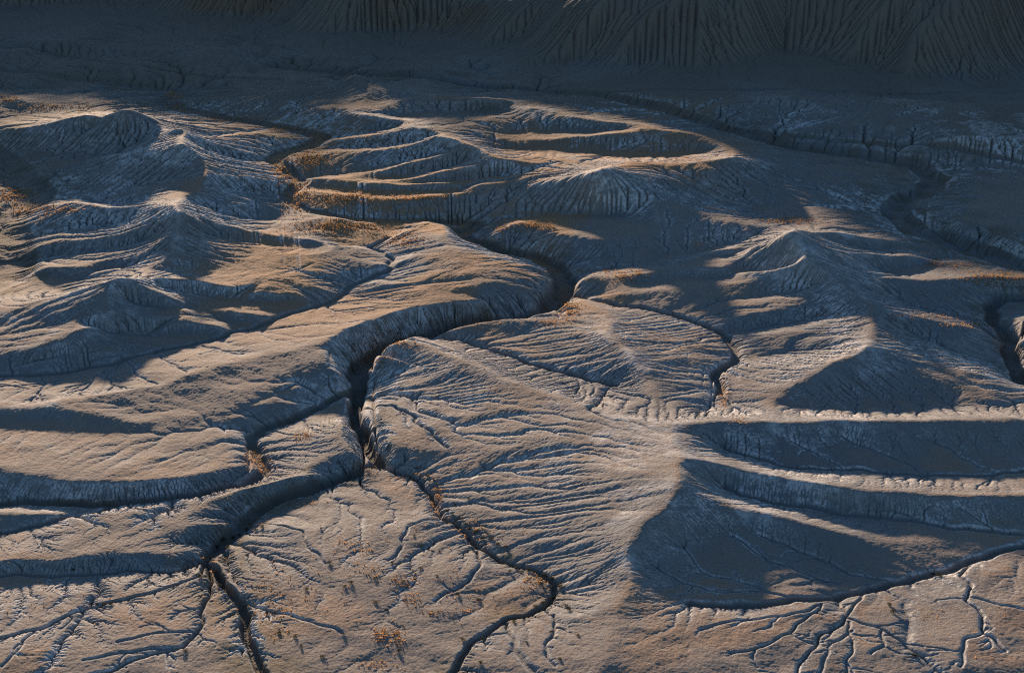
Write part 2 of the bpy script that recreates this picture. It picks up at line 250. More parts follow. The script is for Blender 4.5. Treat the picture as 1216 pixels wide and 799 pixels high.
def fbm(X, Y, scale, seed, o=4, g=.5):
    s = 0; a = 1
    for k in range(o): s = s+a*vnoise(X*math.cos(k)+Y*math.sin(k), Y*math.cos(k)-X*math.sin(k), scale*.5**k, seed+k); a *= g
    return s

def solve_base(lines):
    """heights between the surveyed crests and drainage lines: relaxed from coarse to fine"""
    h = None
    for k in (32, 16, 8, 4, 2):
        ny, nx = NY//k, NX//k
        S = np.zeros((ny, nx)); N = np.zeros((ny, nx))
        for P in lines:
            gx, gy = to_grid(P[:, 0], P[:, 1], k); ix = gx.astype(int); iy = gy.astype(int)
            m = (ix >= 0) & (ix < nx) & (iy >= 0) & (iy < ny) & (gx >= 0) & (gy >= 0)
            np.add.at(S, (iy[m], ix[m]), P[m, 2]); np.add.at(N, (iy[m], ix[m]), 1)
        fix = N > 0; val = S/np.maximum(N, 1)
        r = R0*np.exp((np.arange(ny)+.5)*DTH*k); zt = np.repeat(trend(r)[:, None], nx, 1)
        h = zt.copy() if h is None else up2(h, (ny, nx))
        kk = (DTH*k*r/45.0)[:, None]**2
        for it in range({32: 300, 16: 200, 8: 150, 4: 120, 2: 80}[k]):
            p = np.pad(h, 1, mode='edge'); q = (p[:-2, 1:-1]+p[2:, 1:-1]+p[1:-1, :-2]+p[1:-1, 2:]+kk*(zt-.2))/(4+kk)
            h = np.where(fix, val, q)
    return h
def carve(h, X, Y, P, width, depth, wall, k):
    """lower the ground along a dense line P: flat bed half-width `width`, wall run `wall`"""
    gx, gy = to_grid(P[:, 0], P[:, 1], k); ny, nx = h.shape
    W = np.broadcast_to(width, len(P)); D = np.broadcast_to(depth, len(P)); L = np.broadcast_to(wall, len(P))
    best = np.zeros_like(h)
    for i in range(len(P)):
        if not (-20 < gx[i] < nx+20 and -20 < gy[i] < ny+20): continue
        c = math.hypot(P[i, 0], P[i, 1])*DTH*k; R = int((W[i]+L[i])/c)+2
        a, b = max(0, int(gy[i])-R), min(ny, int(gy[i])+R+1); e, f = max(0, int(gx[i])-R), min(nx, int(gx[i])+R+1)
        if a >= b or e >= f: continue
        d = np.hypot(X[a:b, e:f]-P[i, 0], Y[a:b, e:f]-P[i, 1]); t = np.clip(1-(d-W[i])/L[i], 0, 1)
        best[a:b, e:f] = np.maximum(best[a:b, e:f], D[i]*t*t*(3-2*t))
    return best

NB = [(-1, -1), (-1, 0), (-1, 1), (0, -1), (0, 1), (1, -1), (1, 0), (1, 1)]
def fill(h):
    ny, nx = h.shape; W = nx; H = h.ravel().tolist(); done = bytearray(ny*nx); q = []
    for j in range(nx):
        for i in (0, ny-1): q.append((H[i*W+j], i*W+j)); done[i*W+j] = 1
    for i in range(1, ny-1):
        for j in (0, nx-1): q.append((H[i*W+j], i*W+j)); done[i*W+j] = 1
    heapq.heapify(q); off = [a*W+b for a, b in NB]; pop, push = heapq.heappop, heapq.heappush
    while q:
        z, c = pop(q)
        i, j = divmod(c, W)
        if i == 0 or j == 0 or i == ny-1 or j == nx-1: nb = [c+a*W+b for a, b in NB if 0 <= i+a < ny and 0 <= j+b < nx]
        else: nb = [c+o for o in off]
        for n in nb:
            if not done[n]:
                done[n] = 1; v = H[n]; e = z+1e-4
                if v < e: H[n] = v = e
                push(q, (v, n))
    return np.array(H).reshape(ny, nx)
def receivers(h, rng):
    ny, nx = h.shape; p = np.pad(h, 1, mode='constant', constant_values=1e9); best = np.zeros_like(h); idx = np.arange(ny*nx).reshape(ny, nx); rec = idx.copy()
    for (a, b) in NB:
        s = (h-p[1+a:1+a+ny, 1+b:1+b+nx])/(1.4142 if a and b else 1.0); s = s*(1+.32*rng.rand(ny, nx))
        m = s > best; best = np.where(m, s, best); rec = np.where(m, idx+a*nx+b, rec)
    rec[0] = idx[0]; rec[-1] = idx[-1]; rec[:, 0] = idx[:, 0]; rec[:, -1] = idx[:, -1]
    return rec.ravel()
def accumulate(h, rec, area):
    order = np.argsort(-h.ravel(), kind='stable').tolist(); A = area.ravel().tolist(); R = rec.tolist()
    for i in order:
        r = R[i]
        if r != i: A[r] += A[i]
    return order, A
def erode(h, cell, iters, K, m, diff, seed, refill=4, crit=0.05, cap=None):
    rng = np.random.RandomState(seed); A = None
    for it in range(iters):
        if it % refill == 0:
            hf = fill(h)
        else: hf = h
        rec = receivers(hf, rng); order, A = accumulate(hf, rec, np.broadcast_to(cell**2, h.shape))
        Aa = np.array(A); Ac = Aa if cap is None else np.minimum(Aa, cap.ravel()); F = (K*np.maximum(Ac-crit, 0)**m/np.broadcast_to(cell, h.shape).ravel()).tolist()
        z = h.ravel().tolist(); R = rec.tolist()
        for i in reversed(order):
            r = R[i]
            if r != i:
                f = F[i]; zi = z[i]; zr = z[r]
                if zi > zr: z[i] = (zi+f*zr)/(1+f)
        h = np.array(z).reshape(h.shape)
        d = diff/(cell**2); d = np.minimum(d, .2); p = np.pad(h, 1, mode='edge')
        h = h+d*(p[:-2, 1:-1]+p[2:, 1:-1]+p[1:-1, :-2]+p[1:-1, 2:]-4*h)
    return h, Aa.reshape(h.shape)

def interp_img(tab, TH):
    """toe line given in the survey photo -> distance for each bearing"""
    t = []; 
    for x, y in tab:
        X, Y, z = survey(x, y, 0); t.append((math.atan2(X, Y), math.hypot(X, Y)))
    t.sort(); a = np.array(t); return np.interp(TH, a[:, 0], a[:, 1])
TOE = [(-250,40),(-100,20),(0,22),(130,24),(300,38),(400,40),(480,56),(560,66),(640,80),(720,95),(800,103),(900,106),(1000,104),(1100,106),(1216,100),(1400,104)]
STEEP = [(-250,22),(0,12),(130,12),(220,16),(300,24),(400,33),(480,41),(560,50),(650,60),(740,74),(830,80),(880,76),(930,66),(1000,76),(1080,92),(1160,90),(1216,84),(1400,90)]
def escarpment(X, Y):
    TH = np.arctan2(X, Y); R = np.hypot(X, Y)
    rt = interp_img(TOE, TH[0])[None]; rs = interp_img(STEEP, TH[0])[None]
    u = X-1.3*(Y-450); wob = 15*vnoise(u, Y*0, 52, 71)+4*vnoise(u, Y*0, 19, 72)
    d1 = np.maximum(R-rt-.5*wob, 0); d2 = np.maximum(R-rs-wob-.3*(X-150)*0, 0)
    z = .10*d1*(1-np.exp(-d1/20))+.72*(np.sqrt(d2*d2+36)-6)
    shadow_rim = np.interp(TH[0], [-.6, -.39, -.25, -.17, -.07, 0, .02, .04, .06, .1, .25, .6], [20.4, 20.4, 20, 17.7, 15, 14.7, 17, 19, 21, 22.5, 25, 27])[None]+1.2*vnoise(X, Y, 40, 5)  # crest out of view, its heights shaped to cast the cliff shadow
    shadow_rim = shadow_rim+.09*np.maximum(R-rs-45, 0)
    e = np.maximum(z-shadow_rim+5, 0)
    return np.where(z < shadow_rim-5, z, shadow_rim-5*np.exp(-e/5))
SHALLOW = {k: .45 for k in ('T1', 'T2', 'T3', 'T4', 'T5', 'T6', 'T7', 'T8', 'T9', 'T10', 'L4', 'L5', 'M2', 'M3', 'M5', 'w1', 'w3', 'w4', 'w5', 'w6', 'm6', 'M4')}
SHALLOW.update({'RRc': .25, 'M1': .7, 'R4': .6})
def build_height(verbose=False):
    import time; t_start = time.time()
    ch = {k: wiggle(densify([(x, y, z*SHALLOW.get(k, 1)) for x, y, z in v], .3), .35 if k == 'gorge' else .5, 14, i) for i, (k, v) in enumerate(CH.items()) if v}
    rg = {k: wiggle(densify([tall(p) for p in v]), .5, 17, 90+i) for i, (k, v) in enumerate(RG.items()) if v}
    b = solve_base(list(ch.values())+list(rg.values()))
    def axes(k):
        th = TH0+(np.arange(NX//k)+.5)*DTH*k; r = R0*np.exp((np.arange(NY//k)+.5)*DTH*k); T, R = np.meshgrid(th, r); return R*np.sin(T), R*np.cos(T), R
    X, Y, R = axes(2); b = blur(b, 1.7)
    b = b+.30*fbm(X, Y, 16, 1, 4, .5)+.06*fbm(X, Y, 5.5, 19, 3, .6)+1.2*fbm(X, Y, 34, 44, 3, .45)*np.clip((R-400)/50, 0, 1)+escarpment(X, Y)
    gw = carve(b, X, Y, ch['gorge'], 1.0, 1.0, 2.0, 2)
    cell = R*DTH*2
    h, A = erode(b, cell[:, :1], 11, .045, .5, .015, 3, cap=np.where(R-interp_img(TOE, np.arctan2(X, Y)[0])[None] > -5, 18.0, 2500.0))
    if verbose: print('half', time.time()-t_start, np.abs(h-b).mean(), (b-h).max())
    X1, Y1, R1_ = axes(1); h = up2(h, X1.shape)
    rng = np.random.RandomState(5)
    h += .05*fbm(X1, Y1, 4.2, 31, 4, .55)+.012*rng.randn(*h.shape)
    # the main wash and the small gullies are cut with steep banks
    G = ch['gorge']; s = np.linspace(0, 1, len(G)); px = s
    dep = np.interp(s, [0, .12, .14, .2, .23, .36, .48, .56, .65, 1], [1.2, 1.0, 1.7, 2.4, 1.4, 1.4, 1.0, .7, .9, .9])
    wid = np.interp(s, [0, .12, .14, .2, .23, .36, .48, .56, .65, 1], [.25, .3, .3, .35, 1.0, 1.4, 1.2, 1.2, 1.8, 2.2])
    cut = carve(h, X1, Y1, G, wid, dep, np.where((dep > 1.6) | (s < .07), dep*.25+.25, dep*.7+.5), 1)
    for k, (w, d, l) in {'L2': (.3, .7, 1.0), 'L4': (.1, .42, .35), 'L5': (.1, .45, .35), 'M1': (.12, .75, .5), 'M4': (.12, .4, .5), 'M2': (.04, .25, .35), 'M3': (.04, .3, .4), 'M5': (.1, .3, .6), 'R2': (.25, .9, .9), 'R1': (.15, .7, .9), 'R6': (.2, .7, .8), 'T1': (.05, .4, .24), 'T2': (.05, .42, .26), 'T3': (.03, .32, .22), 'T4': (.06, .45, .28), 'T5': (.03, .35, .24), 'x1': (.8, .7, 1.5), 'x2': (.8, .7, 1.2), 'x3': (.5, .8, 1.2), 'x4': (.4, .6, 1.2), 'R4': (.1, .4, .8), 'R5': (.1, .4, .8), 'RR': (.7, 1.5, 1.0), 'L1': (.2, .5, 1.0), 'W2': (1.6, 1.3, 3.0), 'L3': (.1, .4, .6), 'L2b': (.2, .5, .6), 'L7a': (3, .7, 4)}.items():
        cut = np.maximum(cut, carve(h, X1, Y1, ch[k], w, d, l, 1))
    for k in ch:
        if k[0] in 'nquvwz' or k in ('T6', 'T7', 'T8', 'T9', 'T10', 'm6'): cut = np.maximum(cut, carve(h, X1, Y1, ch[k], .02, .28, .34, 1))
    rs = np.random.RandomState(8)
    def twig(p, ang, L, d, lvl):
        n = max(3, int(L/.15)); a = ang; pts = []; q = list(p)
        for i in range(n):
            a += rs.randn()*.16; q = [q[0]+math.cos(a)*.15, q[1]+math.sin(a)*.15, 0]; pts.append(q)
            if lvl and i > 4 and rs.rand() < .07: twig(q, a+rs.choice([-1, 1])*rs.uniform(.5, 1.0), L*(1-i/n)*.7, d*.7, lvl-1)
        c = carve(h, X1, Y1, np.array(pts), .0, d*np.linspace(1, .25, n), .24, 1); np.maximum(cut, c, out=cut)
    for k in ch:
        if k in ('T1', 'T2', 'T3', 'T4', 'T5', 'T6', 'T7', 'T8', 'T9', 'T10', 'L4', 'L5', 'M2', 'M3', 'M5', 'm6', 'w1', 'w4', 'w5', 'w6', 'q5', 'q6', 'L2b', 'M1', 'L3') or k[0] in 'nquvz':
            P = ch[k]; i = rs.randint(4, 16)
            while i < len(P)-2:
                t = math.atan2(P[i+1, 1]-P[i-1, 1], P[i+1, 0]-P[i-1, 0]); twig(P[i], t+rs.choice([-1, 1])*rs.uniform(.5, 1.1), rs.uniform(1.2, 6.5)*(1.2 if k[0] == 'T' else 1), .26, 1)
                i += rs.randint(7, 30)
    small = np.minimum(cut, .6); small[cut > 1.2] = 0; cut = cut-.4*small
    h = h-cut
    sy, sx = np.gradient(blur(h, 3)); steep = (1-.65*np.clip((R1_-255)/70, 0, 1))*np.clip((np.hypot(sx, sy)/(R1_*DTH)-.16)/.2, 0, 1)
    KF = .036*(1+1.1*steep)*(1+.7*np.clip((-X1-8)/25, 0, 1))*(.35+1.1*np.clip(.5+1.3*fbm(X1, Y1, 26, 83, 3), 0, 1))
    h, A = erode(h, (R1_*DTH)[:, :1], 7, KF.ravel(), .5, .0012, 4, cap=np.where(R1_-interp_img(TOE, np.arctan2(X1, Y1)[0])[None] > -5, 8.0, 1500.0))
    h = h-.4*small*(R1_ < 330)
    if verbose: print('full', time.time()-t_start)
    return X1, Y1, h, A, cut
# ------------------------------------------------------------------ materials
def nodes(name):
    m = bpy.data.materials.new(name); m.use_nodes = True; nt = m.node_tree
    return m, nt, nt.nodes['Principled BSDF']
def N(nt, t, **k):
    n = nt.nodes.new(t)
    for a, v in k.items():
        if a.startswith('_'): n.inputs[int(a[1:])].default_value = v
        else: setattr(n, a, v)
    return n
def noise(nt, vec, scale, detail=5, rough=.6, lo=None, hi=None):
    n = N(nt, 'ShaderNodeTexNoise'); n.inputs['Scale'].default_value = scale; n.inputs['Detail'].default_value = detail; n.inputs['Roughness'].default_value = rough
    nt.links.new(vec, n.inputs['Vector']); o = n.outputs['Fac']
    if lo is not None: o = ramp(nt, o, lo, hi)
    return o
def ramp(nt, v, lo, hi, a=0., b=1.):
    m = N(nt, 'ShaderNodeMapRange', interpolation_type='SMOOTHSTEP'); nt.links.new(v, m.inputs[0])
    for i, x in zip((1, 2, 3, 4), (lo, hi, a, b)): m.inputs[i].default_value = x
    return m.outputs[0]
def mul(nt, a, b, op='MULTIPLY'):
    m = N(nt, 'ShaderNodeMath', operation=op)
    for i, x in enumerate((a, b)):
        if isinstance(x, (int, float)): m.inputs[i].default_value = x
        else: nt.links.new(x, m.inputs[i])
    return m.outputs[0]
def mix(nt, f, a, b):
    m = N(nt, 'ShaderNodeMix', data_type='RGBA')
    if isinstance(f, (int, float)): m.inputs[0].default_value = f
    else: nt.links.new(f, m.inputs[0])
    for i, x in ((6, a), (7, b)):
        if isinstance(x, tuple): m.inputs[i].default_value = (*x, 1)
        else: nt.links.new(x, m.inputs[i])
    return m.outputs[2]
def attr(nt, name): return N(nt, 'ShaderNodeAttribute', attribute_name=name).outputs['Fac']
def soil():
    m, nt, b = nodes('badlands_clay'); g = N(nt, 'ShaderNodeNewGeometry').outputs['Position']
    big = noise(nt, g, .018, 4, .55, .38, .62); mid = noise(nt, g, .16, 5, .6, .35, .65); fine = noise(nt, g, 2.6, 6, .7, .3, .7)
    c = mix(nt, big, mix(nt, attr(nt, 'steepness'), (.25, .22, .20), (.20, .215, .23)), mix(nt, attr(nt, 'steepness'), (.30, .25, .215), (.255, .255, .255)))
    c = mix(nt, mul(nt, mid, .45), c, (.22, .205, .19))
    c = mix(nt, mul(nt, attr(nt, 'alluvium'), mul(nt, mid, .7)), c, (.125, .105, .065))
    c = mix(nt, mul(nt, attr(nt, 'ochre_glow'), .85), c, (.40, .215, .095))
    c = mix(nt, mul(nt, attr(nt, 'red_clay_glow'), .9), c, (.20, .115, .062))
    c = mix(nt, mul(nt, attr(nt, 'far_dimming'), mul(nt, big, .35, 'ADD')), c, (.20, .17, .14))
    sp = noise(nt, g, .5, 6, .72, .34, .66)
    salt = mul(nt, attr(nt, 'salt'), sp)
    c = mix(nt, salt, c, (.62, .62, .62))
    c = mix(nt, mul(nt, ramp(nt, fine, .2, .8), .35), c, mix(nt, .6, c, (.12, .11, .10)))
    c = mix(nt, mul(nt, attr(nt, 'rill_shade'), .8), c, (.085, .075, .065))  # painted shade along the rill and gully floors
    nt.links.new(c, b.inputs['Base Color']); b.inputs['Roughness'].default_value = .92; b.inputs['Specular IOR Level'].default_value = .18
    # crusty, cracked surface
    n1 = noise(nt, g, 1.1, 8, .68); n2 = noise(nt, g, 6.5, 4, .7)
    v = N(nt, 'ShaderNodeTexVoronoi', feature='DISTANCE_TO_EDGE'); v.inputs['Scale'].default_value = 1.6; nt.links.new(g, v.inputs['Vector'])
    hgt = mul(nt, mul(nt, mul(nt, n1, .17), mul(nt, n2, .06), 'ADD'), mul(nt, ramp(nt, v.outputs['Distance'], 0, .12), .015), 'ADD')
    bp = N(nt, 'ShaderNodeBump'); bp.inputs['Strength'].default_value = 1; bp.inputs['Distance'].default_value = 1.0
    nt.links.new(hgt, bp.inputs['Height']); nt.links.new(bp.outputs[0], b.inputs['Normal'])
    return m
M_SOIL = soil()
# ------------------------------------------------------------------ the land, one sheet cut into named pieces
X, Y, H, A, CUT = build_height()
R = np.hypot(X, Y); TH = np.arctan2(X, Y); CELL = R*DTH
ny, nx = H.shape
rng = np.random.RandomState(11)
H = H + np.clip(CELL, .1, .5)*.06*fbm(X, Y, .9, 77, 2, .6) + .015*fbm(X, Y, .45, 60, 2, .7)
gy_, gx_ = np.gradient(H); SX = gx_/CELL; SR = gy_/CELL
SL = np.hypot(SX, SR)
st, ct = np.sin(TH), np.cos(TH)
dx = SX*ct+SR*st; dy = -SX*st+SR*ct
NRM = np.stack([-dx, -dy, np.ones_like(dx)], -1); NRM /= np.linalg.norm(NRM, axis=2)[..., None]
REL = H-trend(R)
sm = lambda v, a, b: np.clip((v-a)/(b-a), 0, 1)**2*(3-2*np.clip((v-a)/(b-a), 0, 1))
LA = np.log10(np.maximum(A, .01))
crest = blur(H, 1.2)-H; crest = sm(-crest/CELL, -.005, .05)           # convex little ribs between rills
SALT = sm(SL, .16, .42)*sm(-LA, -1.2, .6)*crest*(.35+.65*sm(fbm(X, Y, 22, 41, 3), -.1, .35))
SALT = np.maximum(SALT*1.5*(1-sm(R, 440, 470)), (1-sm(R, 430, 460))*.75*sm(-LA, -.5, .6)*sm(REL, .6, 1.4)*sm(fbm(X, Y, 9, 43, 3), .05, .45))
LINE = lambda k: densify(CH[k], 1.0)
WASH = carve(H, X, Y, LINE('gorge')[::2], 2.2, 1.0, 5.0, 1); ALL = WASH
for k, w, l in (('W2', 6, 16), ('RR', 2, 5), ('L7a', 6, 10), ('M1', .8, 2.5), ('L2', .5, 1.5), ('L7', 6, 12)): ALL = np.maximum(ALL, carve(H, X, Y, LINE(k)[::2], w, 1.0, l, 1))
GORGE_DARK = CUT
RILL_SHADE = np.maximum(sm(LA, 1.4, 2.6)*.8, sm(LA, -.2, 1.0)*sm(SL, .12, .3))  # crevice shade painted into the colour of rill and gully floors
_c = sm(CUT, .05, .4); RILL_SHADE = np.maximum(RILL_SHADE, _c*(.55-.35*sm(R, 260, 330))); SALT = SALT*(1-blur(_c, 1.0))*(1-sm(blur(_c, 2), .1, .4))
RED_GLOW = sm(R, 500, 590)*sm(TH, -.34, -.08)*sm(-TH, -.14, -.02)*.9+sm(H, -4, 8)*sm(R, 440, 480)*.6  # first term paints an amber glow at top centre; second is brown cliff
FAR_DIM = sm(R, 330, 470)  # distance darkened in the colour, standing in for vignette and haze
TOE_R = interp_img(TOE, TH[0])[None]; ESC = R > TOE_R-3
print('terrain', nx, ny)
region = np.zeros((ny-1, nx-1), int)
rc = R[:-1, :-1]; hc = blur(REL, 3)[:-1, :-1]
peaks = [survey(*p) for p in ((715,198,7), (940,275,7), (150,125,8), (205,241,5), (140,326,5), (213,160,5), (808,565,3))]
PN = ['hill']*7
pd = np.stack([np.hypot(X[:-1, :-1]-p[0], Y[:-1, :-1]-p[1]) for p in peaks]); near = pd.argmin(0)
region = np.where((hc > np.where(near == 6, 1.6, 2.4)) & (pd.min(0) < 60), near+1, 0)
region = np.where(CUT[:-1, :-1] > .5, 8, region)
region = np.where(ESC[:-1, :-1], 9, region)
NAMES = {0: 'ground', 8: 'gully', 9: 'escarpment'}
IDX = np.arange(nx*ny).reshape(ny, nx)
QUAD = np.stack([IDX[:-1, :-1], IDX[:-1, 1:], IDX[1:, 1:], IDX[1:, :-1]], -1)
CO = np.stack([X, Y, H], -1).reshape(-1, 3).astype(np.float32); NF = NRM.reshape(-1, 3).astype(np.float32)
def sheet(name, quads, co, nf, attrs, mat):
    used, inv = np.unique(quads.ravel(), return_inverse=True); nq = quads.shape[0]
    me = bpy.data.meshes.new(name); me.vertices.add(len(used)); me.vertices.foreach_set('co', co[used].ravel())
    me.loops.add(nq*4); me.loops.foreach_set('vertex_index', inv.astype(np.int32).ravel()); me.polygons.add(nq)
    me.polygons.foreach_set('loop_start', np.arange(0, nq*4, 4, dtype=np.int32)); me.update(calc_edges=True); me.shade_smooth()
    for k, v in attrs.items():
        a = me.attributes.new(k, 'FLOAT', 'POINT'); a.data.foreach_set('value', v.ravel()[used].astype(np.float32))
    if nf is not None: me.normals_split_custom_set_from_vertices(nf[used])
    me.materials.append(mat); o = bpy.data.objects.new(name, me); C.collection.objects.link(o); o['kind'] = 'structure'; return o
OCHRE_GLOW = (.15+.85*sm(TH, -.3, -.15))*sm(R, 225, 310)*(1-.7*sm(SL, .18, .36))*sm(fbm(X, Y, 30, 55, 3), -.5, .1)*(1-sm(R, 430, 470))*(1-sm(TH, .12, .2))+.7*sm(fbm(X, Y, 14, 56, 3), .15, .5)*(1-sm(SL, .12, .25))*sm(-R, -300, -150)*.5  # far term paints in warm light; near term is soil patches
ATT = {'steepness': sm(blur(SL, 2), .10, .26), 'ochre_glow': OCHRE_GLOW, 'salt': SALT, 'alluvium': ALL, 'red_clay_glow': RED_GLOW, 'far_dimming': FAR_DIM, 'rill_shade': RILL_SHADE}
INFO = {0: ('grey clay badlands ground between the hills, cut by fine rills', 'ground'), 1: ('pointed hill right of centre with a dark fluted front face', 'hill'), 2: ('tall pointed hill at right with long spurs running down to the pale terrace', 'hill'),
 3: ('farthest hill at upper left with a dark front face', 'hill'), 4: ('pointed hill at left beyond the nearest left hill', 'hill'), 5: ('nearest left hill, with a dark slope at the left edge', 'hill'), 6: ('low double crest just behind the second left hill', 'hill'),
 7: ('dark shadowed mound at lower right above the branching gullies', 'hill'), 8: ('steep sided winding gullies cut into the pale clay', 'gully'), 9: ('dark fluted escarpment across the top of the view', 'escarpment')}
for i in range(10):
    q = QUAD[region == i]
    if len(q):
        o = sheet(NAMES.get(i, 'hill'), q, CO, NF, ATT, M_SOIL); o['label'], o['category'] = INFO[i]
# the plain and the tableland beyond the surveyed fan
def outer():
    def edge_h(th, r):
        i = np.clip(((np.log(r/R0))/DTH).astype(int), 0, ny-1); j = np.clip(((th-TH0)/DTH).astype(int), 0, nx-1); return H[i, j]
    def part(ths, rs):
        T, Rr = np.meshgrid(ths, rs); x = Rr*np.sin(T); y = Rr*np.cos(T)
        z = edge_h(T, Rr); e = np.maximum(Rr-R[-1, 0], 0); z = z+.09*np.minimum(e, 400)
        a = np.maximum(np.maximum(TH[0, 0]-T, T-TH[0, -1]), 0)*Rr
        z = z+1.6*fbm(x, y, 60, 9, 4)*sm(np.maximum(e, a), 0, 40)-.4*sm(np.maximum(e, a), 0, .5)*0
        idx = np.arange(T.size).reshape(T.shape)
        q = np.stack([idx[:-1, :-1], idx[:-1, 1:], idx[1:, 1:], idx[1:, :-1]], -1).reshape(-1, 4)
        co = np.stack([x, y, z], -1).reshape(-1, 3).astype(np.float32); o0 = np.zeros(T.size)
        sheet('plain', q, co, None, {'salt': o0, 'alluvium': o0, 'red_clay_glow': .2*sm(Rr, 440, 560), 'far_dimming': sm(Rr, 330, 470), 'rill_shade': o0, 'ochre_glow': o0, 'steepness': o0}, M_SOIL)
    rin = np.exp(np.log(R[0, 0])+np.linspace(0, math.log(R[-1, 0]/R[0, 0]), 300))
    part(np.linspace(TH[0, -1], 1.5, 120), rin); part(np.linspace(-1.5, TH[0, 0], 120), rin)
    part(np.linspace(-1.5, 1.5, 400), np.concatenate([np.linspace(R[-1, 0], 1000, 60), np.geomspace(1020, 6000, 30)]))
    part(np.linspace(-1.5, 1.5, 300), np.linspace(8, R[0, 0], 40))
outer()
def ground_z(x, y):
    r = np.hypot(x, y); i = int(math.log(r/R0)/DTH-.5); j = int((math.atan2(x, y)-TH0)/DTH-.5); return float(H[min(max(i, 0), ny-1), min(max(j, 0), nx-1)])
# ------------------------------------------------------------------ plants
def drop(px, py):
    """where the sight line through a survey-photo point meets the finished ground"""
    d = ray(px, py); t0 = 60.0; p = None
    for t in np.arange(110, 900, .5):
        x, y, z = d[0]*t, d[1]*t, CAM_H+d[2]*t
        if math.hypot(x, y) > R0*1.01 and z <= ground_z(x, y): return x, y
    return None
def mat_leaf(name, col, trans):
    m, nt, b = nodes(name); g = N(nt, 'ShaderNodeNewGeometry').outputs['Position']
    c = mix(nt, noise(nt, g, 3.0, 3, .6, .35, .65), tuple(.5*v for v in col), tuple(min(1.3*v, 1) for v in col))
    nt.links.new(c, b.inputs['Base Color']); b.inputs['Roughness'].default_value = .8; b.inputs['Specular IOR Level'].default_value = .1
    tr = N(nt, 'ShaderNodeBsdfTranslucent'); nt.links.new(c, tr.inputs[0]); mx = N(nt, 'ShaderNodeMixShader'); mx.inputs[0].default_value = trans
    nt.links.new(b.outputs[0], mx.inputs[1]); nt.links.new(tr.outputs[0], mx.inputs[2]); nt.links.new(mx.outputs[0], nt.nodes['Material Output'].inputs[0]); return m
M_STRAW = mat_leaf('dry_straw', (.58, .35, .15), .5); M_BUSH = mat_leaf('saltbush_leaf', (.075, .075, .04), .25)
M_STEM, _nt, _b = nodes('woody_stem'); _b.inputs['Base Color'].default_value = (.12, .085, .06, 1); _b.inputs['Roughness'].default_value = .9
def link(me, name, mat, parent=None):
    me.materials.append(mat); o = bpy.data.objects.new(name, me); C.collection.objects.link(o); o.parent = parent; return o
random.seed(4)
V, F = [], []
def tuft(x, y, s):
    z = ground_z(x, y)-.03; n = random.randint(7, 10)
    for k in range(n):
        a = random.uniform(0, 6.283); l = s*random.uniform(.6, 1.1); lean = random.uniform(.15, .75); w = s*.09
        bx, by = x+random.uniform(-.25, .25)*s, y+random.uniform(-.25, .25)*s; ca, sa = math.cos(a), math.sin(a); i = len(V)
        V.extend([(bx-sa*w, by+ca*w, z), (bx+sa*w, by-ca*w, z), (bx+ca*l*lean*.5+sa*w*.8, by+sa*l*lean*.5-ca*w*.8, z+l*.55), (bx+ca*l*lean*.5-sa*w*.8, by+sa*l*lean*.5+ca*w*.8, z+l*.55), (bx+ca*l*lean, by+sa*l*lean, z+l*(.95-.4*lean))])
        F.extend([(i, i+1, i+2, i+3), (i+3, i+2, i+4)])
SPOTS = [(447,432,13,13,150),(470,408,14,5,60),(675,368,11,9,200),(655,383,20,4,60),(545,383,30,3,50),(745,328,20,7,150),(700,322,30,3,60),(620,271,28,6,260),(590,272,10,6,60),(480,285,20,8,150),(400,270,45,6,300),
 (420,236,38,8,300),(500,236,30,3,130),(368,190,16,10,200),(352,232,14,16,260),(335,202,9,9,80),(440,168,30,5,90),(345,153,25,3,90),(280,142,30,3,90),(215,128,15,4,60),(205,115,8,6,50),(380,165,12,4,60),(1185,333,36,8,350),(1120,315,25,4,80),(1150,387,28,3,60),(1200,402,12,4,40),(935,262,25,4,110),
 (300,545,9,10,80),(316,556,8,8,70),(360,518,9,5,50),(519,592,5,13,150),(490,567,16,3,50),(470,757,10,9,60),(452,755,8,6,40),(487,712,10,8,30),(478,690,14,8,40),(515,728,10,4,18),(552,726,12,3,14),(440,680,15,8,26),
 (430,655,10,5,20),(412,645,10,4,16),(450,790,14,6,30),(15,232,20,8,180),(8,118,10,4,50),(45,250,26,5,110),(80,250,16,4,60),(860,470,5,13,90),(875,500,14,7,26),(345,597,36,4,70),(300,622,14,6,50),(320,700,26,26,46),
 (330,730,14,20,30),(1095,376,50,4,60),(250,665,10,8,30),(430,560,10,4,40),(640,690,18,8,70),(560,630,14,10,60),(395,155,30,4,60),(60,128,40,4,70),(600,620,30,20,14),(500,640,60,40,40),(560,700,60,30,40),(380,690,40,40,40),(210,700,100,40,40),(1080,740,80,30,30),(40,715,40,20,16),(800,400,60,10,24),(560,460,80,20,20)]
for (px, py, sx, sy, n) in SPOTS:
    for k in range(int(n*1.9)):
        q = drop(random.gauss(px, sx*.7), random.gauss(py, sy*.7))
        if q: tuft(q[0], q[1], random.uniform(.13, .3)*(1+max(0, (math.hypot(*q)-200)/260)))
me = bpy.data.meshes.new('dry_grass'); me.from_pydata(V, [], F); go = link(me, 'dry_grass', M_STRAW)
go['kind'] = 'stuff'; go['label'] = 'orange dry grass tufts scattered along the gully banks and flats'; go['category'] = 'grass'
